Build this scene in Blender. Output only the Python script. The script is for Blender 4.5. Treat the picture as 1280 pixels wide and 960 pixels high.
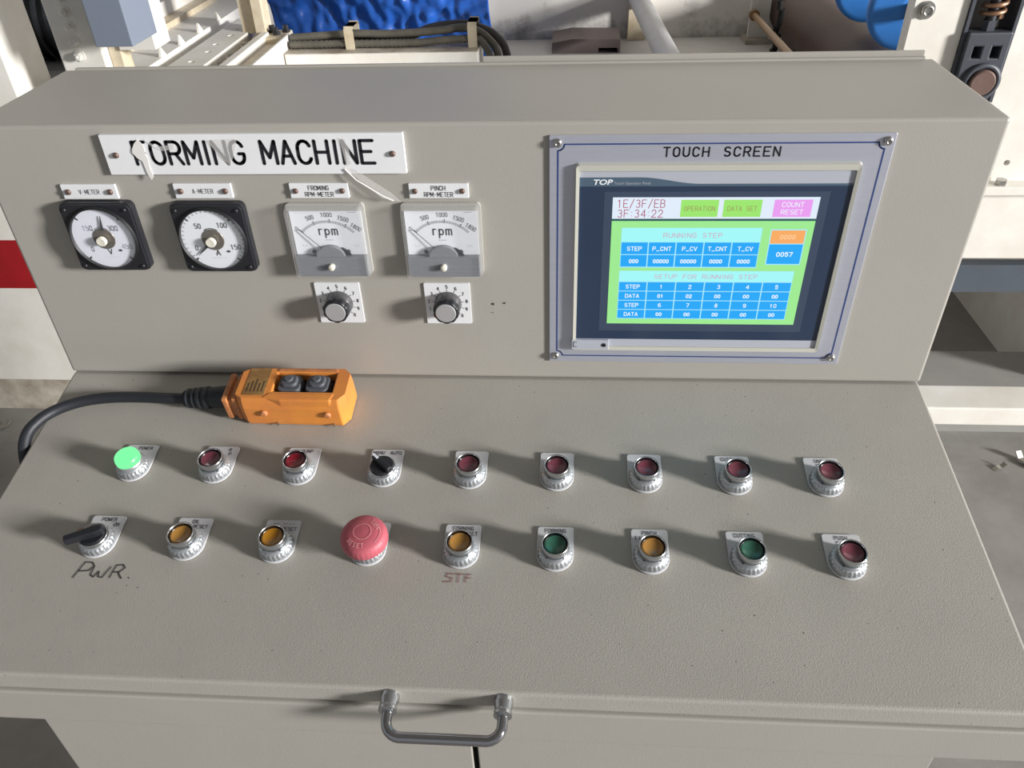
import bpy, math, random
from mathutils import Matrix, Vector, noise
random.seed(7)
for o in list(bpy.data.objects): bpy.data.objects.remove(o)
scene = bpy.context.scene
COL = scene.collection
Z0 = 0.95                      # height of the fold between desk and upright panel
PI = math.pi

# ------------------------------------------------------------------ camera
cd = bpy.data.cameras.new('camera'); cam = bpy.data.objects.new('camera', cd); COL.objects.link(cam)
yaw, pitch, roll = -0.0829, 0.6420, -0.0362
fw = Vector((math.sin(yaw)*math.cos(pitch), math.cos(yaw)*math.cos(pitch), -math.sin(pitch)))
rt0 = Vector((math.cos(yaw), -math.sin(yaw), 0)); up0 = rt0.cross(fw)
rt = rt0*math.cos(roll) + up0*math.sin(roll); up = up0*math.cos(roll) - rt0*math.sin(roll)
cm = Matrix((rt, up, -fw)).transposed().to_4x4(); cm.translation = (0.0979, -0.7453, 0.5512+Z0)
cam.matrix_world = cm
cd.sensor_fit = 'HORIZONTAL'; cd.sensor_width = 36; cd.lens = 990.0/1280*36; cd.clip_start = .02
scene.camera = cam

# ------------------------------------------------------------------ light
w = bpy.data.worlds.new('world'); scene.world = w; w.use_nodes = True
bg = w.node_tree.nodes['Background']; bg.inputs[0].default_value = (.93, .96, 1.0, 1); bg.inputs[1].default_value = 0.33
def area(name, loc, target, sx, sy, power, col):
    l = bpy.data.lights.new(name, 'AREA'); l.shape = 'RECTANGLE'; l.size = sx; l.size_y = sy; l.energy = power; l.color = col
    o = bpy.data.objects.new(name, l); COL.objects.link(o); o.location = loc
    o.rotation_euler = (Vector(target)-Vector(loc)).to_track_quat('-Z', 'Y').to_euler()
    return o
Ld = Vector((1, -.37, .22)).normalized()
area('doorway_right_offscreen', Vector((0, -.1, Z0)) + Ld*14.0, (0, -.1, Z0), 1.7, 2.1, 3950, (1, .985, .97))
scene.view_settings.view_transform = 'Standard'; scene.view_settings.look = 'None'
scene.view_settings.gamma = 1; scene.view_settings.exposure = 0; scene.view_settings.use_curve_mapping = False

# ------------------------------------------------------------------ materials
def lin(c):
    return tuple((v/255/12.92 if v/255 <= .04045 else ((v/255+.055)/1.055)**2.4) for v in c) + (1,)
MATS = {}
def mat(name, rgb, rough=.5, metal=0, bump=0, bscale=200, var=0, vscale=8, rgb2=None, alpha=1, emit=0, spec=.5, coat=0, stretch=None):
    m = bpy.data.materials.new(name); MATS[name] = m; m.use_nodes = True
    nt = m.node_tree; b = nt.nodes['Principled BSDF']
    b.inputs['Base Color'].default_value = lin(rgb); b.inputs['Roughness'].default_value = rough
    b.inputs['Metallic'].default_value = metal; b.inputs['Alpha'].default_value = alpha
    b.inputs['Specular IOR Level'].default_value = spec; b.inputs['Coat Weight'].default_value = coat
    if emit:
        b.inputs['Emission Color'].default_value = lin(rgb); b.inputs['Emission Strength'].default_value = emit
        b.inputs['Base Color'].default_value = (.01, .01, .01, 1)
    if var or bump:
        tc = nt.nodes.new('ShaderNodeTexCoord'); src = tc.outputs['Object']
        if stretch:
            mp = nt.nodes.new('ShaderNodeMapping'); mp.inputs['Scale'].default_value = stretch
            nt.links.new(src, mp.inputs[0]); src = mp.outputs[0]
    if var:
        n = nt.nodes.new('ShaderNodeTexNoise'); n.inputs['Scale'].default_value = vscale; n.inputs['Detail'].default_value = 6
        n.inputs['Roughness'].default_value = .65
        r = nt.nodes.new('ShaderNodeValToRGB'); r.color_ramp.elements[0].position = .35; r.color_ramp.elements[1].position = .68
        r.color_ramp.elements[0].color = lin(rgb2) if rgb2 else tuple(v*(1-var) for v in lin(rgb)[:3])+(1,)
        r.color_ramp.elements[1].color = lin(rgb)
        nt.links.new(src, n.inputs['Vector']); nt.links.new(n.outputs[0], r.inputs[0]); nt.links.new(r.outputs[0], b.inputs['Base Color'])
    if bump:
        n2 = nt.nodes.new('ShaderNodeTexNoise'); n2.inputs['Scale'].default_value = bscale; n2.inputs['Detail'].default_value = 2
        bp = nt.nodes.new('ShaderNodeBump'); bp.inputs['Strength'].default_value = bump; bp.inputs['Distance'].default_value = .002
        nt.links.new(src, n2.inputs['Vector']); nt.links.new(n2.outputs[0], bp.inputs['Height']); nt.links.new(bp.outputs[0], b.inputs['Normal'])
    return m
mat('paint', (168, 164, 156), .42, bump=.05, bscale=500, var=.05, vscale=5)
mat('paint_desk', (168, 164, 156), .50, bump=.16, bscale=800, var=.07, vscale=9)
mat('paint_skirt', (168, 164, 156), .42, bump=.06, bscale=500, var=.05, vscale=6)
mat('gap', (14, 13, 12), .8)
mat('plate_white', (232, 233, 235), .35, var=.04, vscale=20)
mat('legend', (202, 202, 204), .4, var=.05, vscale=60)
mat('ink', (22, 22, 30), .5)
mat('ink_soft', (84, 84, 92), .6)
mat('ink_faint', (150, 150, 165), .6)
mat('ink_pale', (200, 202, 214), .6)
mat('marker', (58, 56, 58), .6)
mat('marker_red', (146, 104, 102), .7, alpha=.55)
mat('rust_screw', (112, 92, 84), .5, .5, bump=.1)
mat('steel', (186, 184, 180), .3, 1)
mat('dark_screw', (70, 70, 74), .45, .8)
mat('chrome', (176, 176, 180), .08, 1)
mat('zinc', (186, 190, 193), .42, .75, bump=.03, bscale=300)
mat('zinc_ring', (200, 202, 204), .25, 1)
mat('black_plastic', (34, 35, 40), .38)
mat('black_satin', (26, 26, 28), .5)
mat('dial_white', (226, 227, 238), .5)
mat('dial_white2', (232, 234, 240), .5)
mat('hub_bronze', (128, 118, 106), .35, .7, var=.3, vscale=150)
mat('hub_cream', (226, 222, 206), .35)
mat('clear', (235, 238, 240), .06, alpha=.035)
mat('acrylic', (206, 206, 204), .12, alpha=.15); mat('acrylic_back', (176, 174, 168), .3)
mat('meter_grey', (122, 124, 130), .42)
mat('knob_grey', (104, 103, 104), .35, .6); mat('knob_cap', (206, 206, 208), .38, .6, bump=.04, bscale=500)
mat('aluminium', (196, 199, 212), .36, .55, var=.06, vscale=30, stretch=(1, 14, 1))
mat('blue_line', (36, 60, 122), .5)
mat('bezel_cream', (192, 191, 180), .4)
mat('film_silver', (176, 180, 190), .32)
mat('film_slate', (78, 98, 116), .3)
mat('film_navy', (44, 58, 82), .22)
mat('film_screen_edge', (62, 74, 96), .22)
mat('logo_white', (228, 234, 240), .5)
for n, c in dict(s_white=(226, 238, 252), s_green=(158, 236, 146), s_green2=(156, 232, 110), s_cyan=(164, 250, 250), s_blue=(20, 168, 250),
                 s_line=(168, 236, 252), s_orange=(250, 172, 98), s_pink=(236, 158, 242), s_dark=(44, 92, 92), s_red=(172, 74, 104),
                 s_text=(236, 250, 255), s_tan=(158, 158, 96), s_rose=(206, 172, 196), s_peach=(255, 206, 160)).items():
    mat(n, c, .25, emit=.97)
mat('lens_red', (98, 46, 58), .28, coat=.3); mat('lens_red_bright', (108, 10, 26), .2, coat=.5)
mat('lens_yellow', (152, 110, 50), .3, coat=.3); mat('lens_yellow_dark', (146, 98, 14), .22, coat=.5)
mat('lens_green', (38, 84, 68), .3, coat=.3)
mat('lens_mark', (160, 140, 120), .4)
mat('lamp_green', (128, 255, 168), .3, emit=1.0)
mat('estop_red', (190, 94, 106), .5, var=.12, vscale=40)
mat('estop_mark', (226, 158, 160), .6)
mat('orange', (226, 146, 62), .42, var=.30, vscale=22, rgb2=(208, 128, 66), bump=.05, bscale=90)
mat('orange_dirty', (214, 140, 84), .5, var=.3, vscale=40, rgb2=(150, 96, 64))
mat('pend_label', (158, 124, 74), .5, var=.4, vscale=60, rgb2=(120, 84, 44))
mat('rubber', (82, 84, 90), .55, bump=.1, bscale=80)
mat('rubber_black', (36, 38, 44), .5, bump=.08, bscale=120)
mat('tape', (240, 238, 236), .35, alpha=.24, var=.1, vscale=50)
mat('tape_thick', (240, 237, 233), .45, alpha=.85)
mat('machine_white', (238, 236, 230), .45, var=.08, vscale=6, rgb2=(224, 219, 208), bump=.05, bscale=60)
mat('machine_cream', (222, 212, 190), .5, var=.25, vscale=14, rgb2=(196, 180, 150))
mat('machine_dirty', (200, 194, 180), .6, var=.35, vscale=10, rgb2=(142, 130, 112))
mat('red_stripe', (168, 26, 34), .42, var=.2, vscale=12)
mat('grey_blue', (124, 133, 148), .42, var=.06, vscale=10)
mat('grey_blue_dark', (78, 86, 95), .5, var=.15, vscale=8)
mat('grease', (74, 68, 62), .5, var=.4, vscale=18)
mat('brown_strip', (104, 94, 80), .55, var=.3, vscale=14)
mat('cast_dark', (66, 70, 78), .45, bump=.12, bscale=90)
mat('dark_gear', (40, 42, 46), .5, var=.4, vscale=20)
mat('plinth_dust', (202, 199, 194), .7, var=.12, vscale=8)
mat('dusk_grey', (150, 148, 144), .6, var=.12, vscale=8)
mat('cavity', (30, 29, 28), .8)
mat('copper', (172, 134, 108), .35, .7)
mat('bronze_hub', (124, 100, 92), .45, .4, var=.2, vscale=60)
mat('roller_brown', (84, 61, 53), .6, 0, var=.45, vscale=9, rgb2=(64, 46, 41), stretch=(1, .4, 1))
mat('disc_blue', (58, 128, 208), .38)
mat('shaft_brown', (146, 116, 82), .45, .4)
mat('tarp', (44, 106, 206), .30, bump=.3, bscale=30, var=.3, vscale=5, coat=.2)
mat('conduit', (104, 100, 90), .55, var=.25, vscale=30)
mat('conduit_dark', (62, 60, 58), .55)
mat('box_brown', (122, 110, 106), .6, var=.15, vscale=12)
mat('pipe_white', (206, 206, 208), .5, var=.12, vscale=12)
mat('scrap', (170, 166, 158), .35, .8)

def specks(m, scale, thr, rgb):
    nt = MATS[m].node_tree; b = nt.nodes['Principled BSDF']; old = b.inputs['Base Color'].links[0].from_socket
    tc = nt.nodes.new('ShaderNodeTexCoord'); v = nt.nodes.new('ShaderNodeTexVoronoi'); v.inputs['Scale'].default_value = scale
    nt.links.new(tc.outputs['Object'], v.inputs['Vector'])
    n = nt.nodes.new('ShaderNodeTexNoise'); n.inputs['Scale'].default_value = 9; nt.links.new(tc.outputs['Object'], n.inputs['Vector'])
    t = nt.nodes.new('ShaderNodeMath'); t.operation = 'MULTIPLY'; t.inputs[1].default_value = thr; nt.links.new(n.outputs[0], t.inputs[0])
    lt = nt.nodes.new('ShaderNodeMath'); lt.operation = 'LESS_THAN'; nt.links.new(v.outputs['Distance'], lt.inputs[0]); nt.links.new(t.outputs[0], lt.inputs[1])
    mx = nt.nodes.new('ShaderNodeMix'); mx.data_type = 'RGBA'; nt.links.new(lt.outputs[0], mx.inputs[0]); nt.links.new(old, mx.inputs[6]); mx.inputs[7].default_value = lin(rgb)
    nt.links.new(mx.outputs[2], b.inputs['Base Color'])
specks('paint_desk', 75, .10, (112, 107, 100))
def floor_mat():
    m = mat('floor_concrete', (150, 147, 143), .7, bump=.25, bscale=40, var=.3, vscale=3, rgb2=(124, 120, 115))
    return m
floor_mat()
def wall_mat():
    m = mat('wall_plaster', (230, 226, 219), .8, bump=.25, bscale=14)
    nt = m.node_tree; b = nt.nodes['Principled BSDF']
    tc = nt.nodes.new('ShaderNodeTexCoord'); sp = nt.nodes.new('ShaderNodeSeparateXYZ'); nt.links.new(tc.outputs['Object'], sp.inputs[0])
    n = nt.nodes.new('ShaderNodeTexNoise'); n.inputs['Scale'].default_value = 7; n.inputs['Detail'].default_value = 9; n.inputs['Roughness'].default_value = .7
    nt.links.new(tc.outputs['Object'], n.inputs['Vector'])
    mr = nt.nodes.new('ShaderNodeMapRange'); mr.inputs[1].default_value = .62; mr.inputs[2].default_value = .84   # mildew band along the damp foot of the plaster
    mr.inputs[3].default_value = .22; mr.inputs[4].default_value = -.12
    nt.links.new(sp.outputs['Z'], mr.inputs[0])
    ad = nt.nodes.new('ShaderNodeMath'); ad.operation = 'ADD'; nt.links.new(mr.outputs[0], ad.inputs[0]); nt.links.new(n.outputs[0], ad.inputs[1])
    r = nt.nodes.new('ShaderNodeValToRGB'); e = r.color_ramp.elements
    e[0].position = .60; e[0].color = lin((222, 218, 211)); e[1].position = .90; e[1].color = lin((124, 118, 112))
    nt.links.new(ad.outputs[0], r.inputs[0]); nt.links.new(r.outputs[0], b.inputs['Base Color'])
wall_mat()

# ------------------------------------------------------------------ mesh helpers
I4 = Matrix.Identity(4)
def T(x, y=0, z=0): return Matrix.Translation((x, y, z))
class MB:
    def __init__(s): s.v = []; s.f = []; s.m = []; s.sm = []; s.cur = 0
    def mat(s, i): s.cur = i; return s
    def add(s, vs, fs, smooth=False):
        k = len(s.v); s.v += [tuple(v) for v in vs]
        for f in fs: s.f.append([i+k for i in f]); s.m.append(s.cur); s.sm.append(smooth)
        return s
    def box(s, x0, x1, y0, y1, z0, z1, M=None):
        vs = [Vector((x, y, z)) for z in (z0, z1) for y in (y0, y1) for x in (x0, x1)]
        if M: vs = [M @ v for v in vs]
        return s.add(vs, [(0, 2, 3, 1), (4, 5, 7, 6), (0, 1, 5, 4), (2, 6, 7, 3), (0, 4, 6, 2), (1, 3, 7, 5)])
    def quad(s, x0, x1, y0, y1, z):
        return s.add([(x0, y0, z), (x1, y0, z), (x1, y1, z), (x0, y1, z)], [(0, 1, 2, 3)])
    def prism(s, pts, z0, z1, M=None, taper=1.0):
        n = len(pts); cx = sum(p[0] for p in pts)/n; cy = sum(p[1] for p in pts)/n
        vs = [Vector((p[0], p[1], z0)) for p in pts] + [Vector((cx+(p[0]-cx)*taper, cy+(p[1]-cy)*taper, z1)) for p in pts]
        if M: vs = [M @ v for v in vs]
        return s.add(vs, [tuple(range(n))[::-1], tuple(range(n, 2*n))] + [(i, (i+1) % n, n+(i+1) % n, n+i) for i in range(n)])
    def lathe(s, prof, n=32, M=None, rmod=None, smooth=True, cap=True):
        vs = []
        for r, z in prof:
            for i in range(n):
                a = 2*PI*i/n; q = r*(rmod(a, r, z) if rmod else 1); vs.append(Vector((q*math.cos(a), q*math.sin(a), z)))
        if M: vs = [M @ v for v in vs]
        fs = [(j*n+i, j*n+(i+1) % n, (j+1)*n+(i+1) % n, (j+1)*n+i) for j in range(len(prof)-1) for i in range(n)]
        s.add(vs, fs, smooth)
        if not cap: return s
        if prof[0][0] > 1e-6: s.add(vs[:n], [tuple(range(n))[::-1]])
        if prof[-1][0] > 1e-6: s.add(vs[-n:], [tuple(range(n))])
        return s
    def tube(s, pts, r, n=12, rf=None, cap=True):
        pts = [Vector(p) for p in pts]; vs = []; m = len(pts); nrm = None
        for i, p in enumerate(pts):
            t = (pts[min(i+1, m-1)] - pts[max(i-1, 0)]).normalized()
            if nrm is None: nrm = t.orthogonal().normalized()
            nrm = (nrm - t*nrm.dot(t)).normalized(); b = t.cross(nrm); rr = rf(i/(m-1)) if rf else r
            vs += [p + (nrm*math.cos(2*PI*k/n) + b*math.sin(2*PI*k/n))*rr for k in range(n)]
        s.add(vs, [(j*n+i, j*n+(i+1) % n, (j+1)*n+(i+1) % n, (j+1)*n+i) for j in range(m-1) for i in range(n)], True)
        if cap: s.add(vs[:n], [tuple(range(n))[::-1]]); s.add(vs[-n:], [tuple(range(n))])
        return s
    def ribbon(s, pts, wd, z=0, M=None):
        for i in range(len(pts)-1):
            a = Vector(pts[i]); b = Vector(pts[i+1]); d = (b-a)
            if d.length < 1e-9: continue
            d.normalize(); nn = Vector((-d.y, d.x))*wd/2
            q = [a+nn, a-nn, b-nn, b+nn]; vs = [Vector((p.x, p.y, z)) for p in q]
            if M: vs = [M @ v for v in vs]
            s.add(vs, [(0, 1, 2, 3)])
        for p in pts:
            vs = [Vector((p[0]+wd/2*math.cos(k*PI/4), p[1]+wd/2*math.sin(k*PI/4), z)) for k in range(8)]
            if M: vs = [M @ v for v in vs]
            s.add(vs, [tuple(range(8))])
        return s
    def build(s, name, mats, parent=None, M=None, bevel=0, seg=2):
        me = bpy.data.meshes.new(name); me.from_pydata(s.v, [], s.f)
        for k in ([mats] if isinstance(mats, str) else mats): me.materials.append(MATS[k])
        me.polygons.foreach_set('material_index', s.m); me.polygons.foreach_set('use_smooth', s.sm); me.update()
        o = bpy.data.objects.new(name, me); COL.objects.link(o)
        put(o, parent, M)
        if bevel:
            b = o.modifiers.new('bevel', 'BEVEL'); b.width = bevel; b.segments = seg; b.limit_method = 'ANGLE'; b.angle_limit = .7
        return o
WM = {}
def put(o, parent, M):
    """M is the world matrix wanted; None = the parent's own frame"""
    if M is None: M = WM[parent] if parent else I4
    WM[o] = M
    if parent: o.parent = parent; o.matrix_basis = WM[parent].inverted() @ M
    else: o.matrix_basis = M
def thing(name, label, cat, loc, group=None):
    o = bpy.data.objects.new(name, None); COL.objects.link(o); o.empty_display_size = .05
    put(o, None, T(*loc)); return tag(o, label, cat, group)
def tag(o, label, cat=None, group=None, kind=None):
    if label: o['label'] = label
    if cat: o['category'] = cat
    if group: o['group'] = group
    if kind: o['kind'] = kind
    return o
def rrect(w, h, r, n=5, cx=0, cy=0):
    p = []
    for sx, sy, a0 in ((1, 1, 0), (-1, 1, PI/2), (-1, -1, PI), (1, -1, 1.5*PI)):
        for k in range(n+1):
            a = a0+PI/2*k/n; p.append((cx+sx*(w/2-r)+r*math.cos(a), cy+sy*(h/2-r)+r*math.sin(a)))
    return p

# single-stroke engraving alphabet on a 4 x 6 grid
def arc(cx, cy, rx, ry, a0, a1, n=8): return [(cx+rx*math.cos(math.radians(a0+(a1-a0)*i/n)), cy+ry*math.sin(math.radians(a0+(a1-a0)*i/n))) for i in range(n+1)]
G = {'A': [[(0, 0), (2, 6), (4, 0)], [(.7, 2), (3.3, 2)]],
 'B': [[(0, 0), (0, 6), (2.2, 6)] + arc(2.4, 4.6, 1.4, 1.4, 90, -90)[1:] + [(0, 3.2)], [(2.4, 3.2)] + arc(2.4, 1.6, 1.6, 1.6, 90, -90) + [(0, 0)]],
 'C': [arc(2, 4, 2, 2, 20, 180) + arc(2, 2, 2, 2, 180, 340)], 'D': [[(0, 0), (0, 6), (2, 6)] + arc(2, 4, 2, 2, 90, 0) + arc(2, 2, 2, 2, 0, -90) + [(0, 0)]],
 'E': [[(4, 0), (0, 0), (0, 6), (4, 6)], [(0, 3.1), (3.2, 3.1)]], 'F': [[(0, 0), (0, 6), (4, 6)], [(0, 3.1), (3.2, 3.1)]],
 'G': [arc(2, 4, 2, 2, 20, 180) + arc(2, 2, 2, 2, 180, 360) + [(4, 2.7), (2.4, 2.7)]], 'H': [[(0, 0), (0, 6)], [(4, 0), (4, 6)], [(0, 3), (4, 3)]],
 'I': [[(2, 0), (2, 6)]], 'K': [[(0, 0), (0, 6)], [(4, 6), (0, 2.4)], [(1.4, 3.6), (4, 0)]], 'L': [[(0, 6), (0, 0), (3.8, 0)]],
 'M': [[(0, 0), (0, 6), (2.2, 1.6), (4.4, 6), (4.4, 0)]], 'N': [[(0, 0), (0, 6), (4, 0), (4, 6)]],
 'O': [arc(2, 4, 2, 2, 0, 180) + arc(2, 2, 2, 2, 180, 360) + [(4, 4)]], 'P': [[(0, 0), (0, 6), (2.4, 6)] + arc(2.4, 4.4, 1.6, 1.6, 90, -90) + [(0, 2.8)]],
 'R': [[(0, 0), (0, 6), (2.4, 6)] + arc(2.4, 4.4, 1.6, 1.6, 90, -90) + [(0, 2.8)], [(2.2, 2.8), (4, 0)]],
 'S': [arc(2, 4.5, 1.8, 1.5, 30, 270) + arc(2, 1.55, 1.9, 1.5, 90, -150)], 'T': [[(0, 6), (4, 6)], [(2, 6), (2, 0)]],
 'U': [[(0, 6), (0, 2)] + arc(2, 2, 2, 2, 180, 360) + [(4, 6)]], 'V': [[(0, 6), (2, 0), (4, 6)]], 'W': [[(0, 6), (1.1, 0), (2.2, 4.5), (3.3, 0), (4.4, 6)]],
 'Y': [[(0, 6), (2, 3), (4, 6)], [(2, 3), (2, 0)]], 'X': [[(0, 0), (4, 6)], [(0, 6), (4, 0)]], '-': [[(.8, 3), (3.2, 3)]], '.': [[(1.9, 0), (2.1, 0)]],
 '0': [arc(2, 4, 1.8, 2, 0, 180) + arc(2, 2, 1.8, 2, 180, 360) + [(3.8, 4)]], '1': [[(.8, 4.8), (2, 6), (2, 0)]],
 '2': [arc(2, 4.2, 1.8, 1.8, 170, -20) + [(0, 0), (4, 0)]], '3': [arc(2, 4.6, 1.6, 1.4, 150, -90) + arc(2, 1.6, 1.8, 1.6, 90, -150)],
 '4': [[(3, 0), (3, 6), (0, 1.8), (4, 1.8)]], '5': [[(3.6, 6), (.5, 6), (.3, 3.2)] + arc(2, 2, 1.9, 2, 130, -150)],
 '6': [arc(2, 4, 1.9, 2, 50, 180) + [(.1, 2)] + arc(2, 1.9, 1.9, 1.9, 180, 540)], '7': [[(0, 6), (4, 6), (1.4, 0)]],
 '8': [arc(2, 4.6, 1.5, 1.4, -90, 270), arc(2, 1.6, 1.9, 1.6, 90, 450)], '9': [arc(2, 4.1, 1.9, 1.9, 0, 360) + [(3.9, 4)] + arc(2, 2, 1.9, 2, 0, -130)],
 'm': [[(0, 0), (0, 4)], [(0, 3)] + arc(1.1, 3, 1.1, 1, 180, 0) + [(2.2, 0)], [(2.2, 3)] + arc(3.3, 3, 1.1, 1, 180, 0) + [(4.4, 0)]],
 'r': [[(.6, 0), (.6, 4)], [(.6, 2.8)] + arc(2, 2.8, 1.4, 1.2, 180, 50)],
 'p': [[(0, -2), (0, 4)], arc(1.7, 2, 1.7, 2, 180, 540)], '_': [[(0, -.3), (4, -.3)]], '/': [[(.2, -.6), (3.8, 6.6)]], ':': [[(1.9, 1.2), (2.1, 1.2)], [(1.9, 4.2), (2.1, 4.2)]], ' ': []}
def stroke(mb, text, cx, cy, h, wd, z=.0003, ws=1.0, sp=1.6, M=None, align='c'):
    k = h/6.0; wlist = [4.4 if c in 'MWm' else (1.6 if c in 'I.:' else 4) for c in text]
    tot = sum(wlist)+sp*(len(text)-1); x = cx - (tot*k*ws/2 if align == 'c' else 0)
    for c, wc in zip(text, wlist):
        off = -(4-wc)/2 if c in 'I.:' else 0
        for pl in G.get(c, []):
            mb.ribbon([(x+(px+off)*k*ws, cy-h/2+py*k) for px, py in pl], wd, z, M)
        x += (wc+sp)*k*ws
    return mb
def fonttext(mb, text, cx, cy, h, z=.0003, sx=1.0, bold=0, shear=0, space=1.0, align='CENTER'):
    c = bpy.data.curves.new('t', 'FONT'); c.body = text; c.size = 1; c.align_x = align; c.align_y = 'BOTTOM_BASELINE'
    c.offset = bold; c.shear = shear; c.space_character = space; c.resolution_u = 3
    o = bpy.data.objects.new('t', c); COL.objects.link(o)
    me = bpy.data.meshes.new_from_object(o.evaluated_get(bpy.context.evaluated_depsgraph_get()))
    k = h/.70
    mb.add([(cx+v.co.x*k*sx, cy-h/2+v.co.y*k, z) for v in me.vertices], [tuple(p.vertices) for p in me.polygons])
    bpy.data.objects.remove(o); bpy.data.curves.remove(c); bpy.data.meshes.remove(me)
    return mb

def cut(o, *cutters):
    for c in cutters:
        co = c.build('cutter', 'ink'); m = o.modifiers.new('cut', 'BOOLEAN'); m.operation = 'DIFFERENCE'; m.object = co
        me = bpy.data.meshes.new_from_object(o.evaluated_get(bpy.context.evaluated_depsgraph_get())); o.modifiers.remove(m); o.data = me
        bpy.data.objects.remove(co)
    return o
# ------------------------------------------------------------------ setting
def struct(mb, name, m, label, cat, **k):
    o = mb.build(name, m, **k); return tag(o, label, cat, kind='structure')
struct(MB().box(-6, 6, -5, 3.2, -.2, 0), 'floor', 'floor_concrete', 'bare grey concrete workshop floor', 'floor')
struct(MB().box(-6, 6, 3.0, 3.2, 0, 4.2), 'wall_back', 'wall_plaster', 'dirty off-white plaster wall with mildew along its foot', 'wall')
struct(MB().box(-6, 6, -5, 3.2, 4.9, 5.0), 'ceiling', 'dusk_grey', 'grey workshop roof added out of view', 'ceiling')  # unseen roof, added to hold back sky light from above
struct(MB().box(-.35, 3.4, 2.08, 3.0, 0, Z0-.335), 'trim_1', 'plinth_dust', 'low dusty concrete plinth along the back wall', 'plinth', bevel=.01)

# ------------------------------------------------------------------ control console
SA = .1786; CA, SN = math.cos(SA), math.sin(SA)
PM = Matrix(((1, 0, 0, 0), (0, 0, -1, 0), (0, 1, 0, Z0), (0, 0, 0, 1)))              # upright panel: x, up, out
DM = Matrix(((1, 0, 0, 0), (0, CA, -SN, 0), (0, SN, CA, Z0), (0, 0, 0, 1)))          # desk: x, up the slope, out
XM = Matrix(((0, 0, 1, 0), (1, 0, 0, 0), (0, 1, 0, 0), (0, 0, 0, 1)))                # profile (y,z) extruded along x
con = thing('control_console', 'beige grey steel operator console with sloped button desk and upright instrument panel', 'control console', (.018, -.09, 0))
FY, FZ = -.3703*CA, Z0-.3703*SN
MB().box(-.5, .5, .0005, .1983, Z0+.0012, Z0+.3016).build('upper_housing', 'paint', con, I4, bevel=.0035, seg=3)
MB().box(-.485, .490, .1935, .1985, Z0+.3010, Z0+.3042).box(-.001, .490, .1990, .2030, Z0+.25, Z0+.3095).build('rear_lip', 'paint', con, I4, bevel=.0008)
prof = [(.198, Z0-.0012), (0.0, Z0-.0012), (FY, FZ), (FY, FZ-.022), (.198, FZ-.022)]
MB().prism(prof, -.5, .5, XM).build('desk_lid', 'paint_desk', con, I4, bevel=.003, seg=3)
MB().box(-.5, .5, FY-.0035, .197, FZ-.0675, FZ-.0222).build('skirt', 'paint_skirt', con, I4, bevel=.0022, seg=3)
MB().box(-.390, .0150, FY+.0045, .19, .0, FZ-.0676).box(.0240, .427, FY+.0045, .19, .0, FZ-.0676).box(.0150, .0240, FY+.08, .19, .0, FZ-.0676).build('cabinet_body', 'paint_skirt', con, I4)
for x0, x1, hx in ((-.3885, .0170, -.02), (.0220, .4255, .06)):
    d = MB().box(x0, x1, FY-.0005, FY+.0040, .06, FZ-.0695).build('door', 'paint_skirt', con, I4, bevel=.0012)
MB().box(-.388, .425, FY-.0004+.006, FY+.05, 0, .058).build('kick_plate', 'black_satin', con, I4)
# chrome pull handle
hz = FZ-.0085
hp = [(-.0494, FY-.006, hz), (-.0494, FY-.022, hz-.003)]
for k in range(1, 7):
    a = PI/2*k/6; hp.append((-.0494+.012*(1-math.cos(a)), FY-.022-.012*math.sin(a), hz-.003-.004*k/6))
hp += [(-x, y, z) for x, y, z in hp[::-1]]
h_ = tag(MB().tube(hp, .0047, 14).build('handle', 'chrome', con, I4), 'chrome pull handle on the front edge')
for sx in (-1, 1):
    MB().lathe([(.0085, 0), (.0085, .004), (.0072, .011), (.0080, .0125), (.0080, .0155), (.005, .0165)], 28,
               T(sx*.0494, FY+.0002, hz) @ Matrix.Rotation(PI/2, 4, 'X'), smooth=False).build('ferrule', 'zinc_ring', h_, I4)
# handwriting on the desk, spare drill marks on the panel
mb = MB()
for pl in ([(-.377, -.2735), (-.3715, -.2565), (-.364, -.2565), (-.3605, -.2605), (-.3645, -.2655), (-.3735, -.2665)],
           [(-.3605, -.2605), (-.3605, -.2700), (-.3570, -.2725), (-.3535, -.2660), (-.3520, -.2720), (-.3480, -.2725), (-.3435, -.2610)],
           [(-.3405, -.2725), (-.3385, -.2590), (-.3320, -.2580), (-.3290, -.2615), (-.3330, -.2660), (-.3395, -.2665)], [(-.3345, -.2660), (-.3285, -.2730)],
           [(-.3215, -.2718), (-.3212, -.2722)]): mb.ribbon(pl, .0012, .0002)
tag(mb.build('handwritten_note', 'marker', con, DM), 'black marker handwriting reading PWR.')
mb = MB()
for pl in ([(-.0055, -.2575), (-.0115, -.2572), (-.0120, -.2605), (-.0065, -.2620), (-.0070, -.2655), (-.0140, -.2660)], [(-.0035, -.2575), (.0035, -.2575)], [(.0000, -.2575), (-.0005, -.2660)],
           [(.0110, -.2575), (.0068, -.2575), (.0065, -.2655)], [(.0068, -.2612), (.0105, -.2612)]): mb.ribbon(pl, .0017, .0002)
tag(mb.build('handwritten_note', 'marker_red', con, DM), 'faded red marker handwriting reading STF')
mb = MB()
for x, y, r in ((.0185, .1015, .0016), (.0310, .1025, .0012), (.0178, .0905, .0007), (.0325, .1035, .0006)): mb.prism([(x+r*.6*math.cos(k*PI/4), y+r*math.sin(k*PI/4)) for k in range(8)], .0, .0002)
mb.build('drill_mark', 'gap', con, PM)

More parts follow.
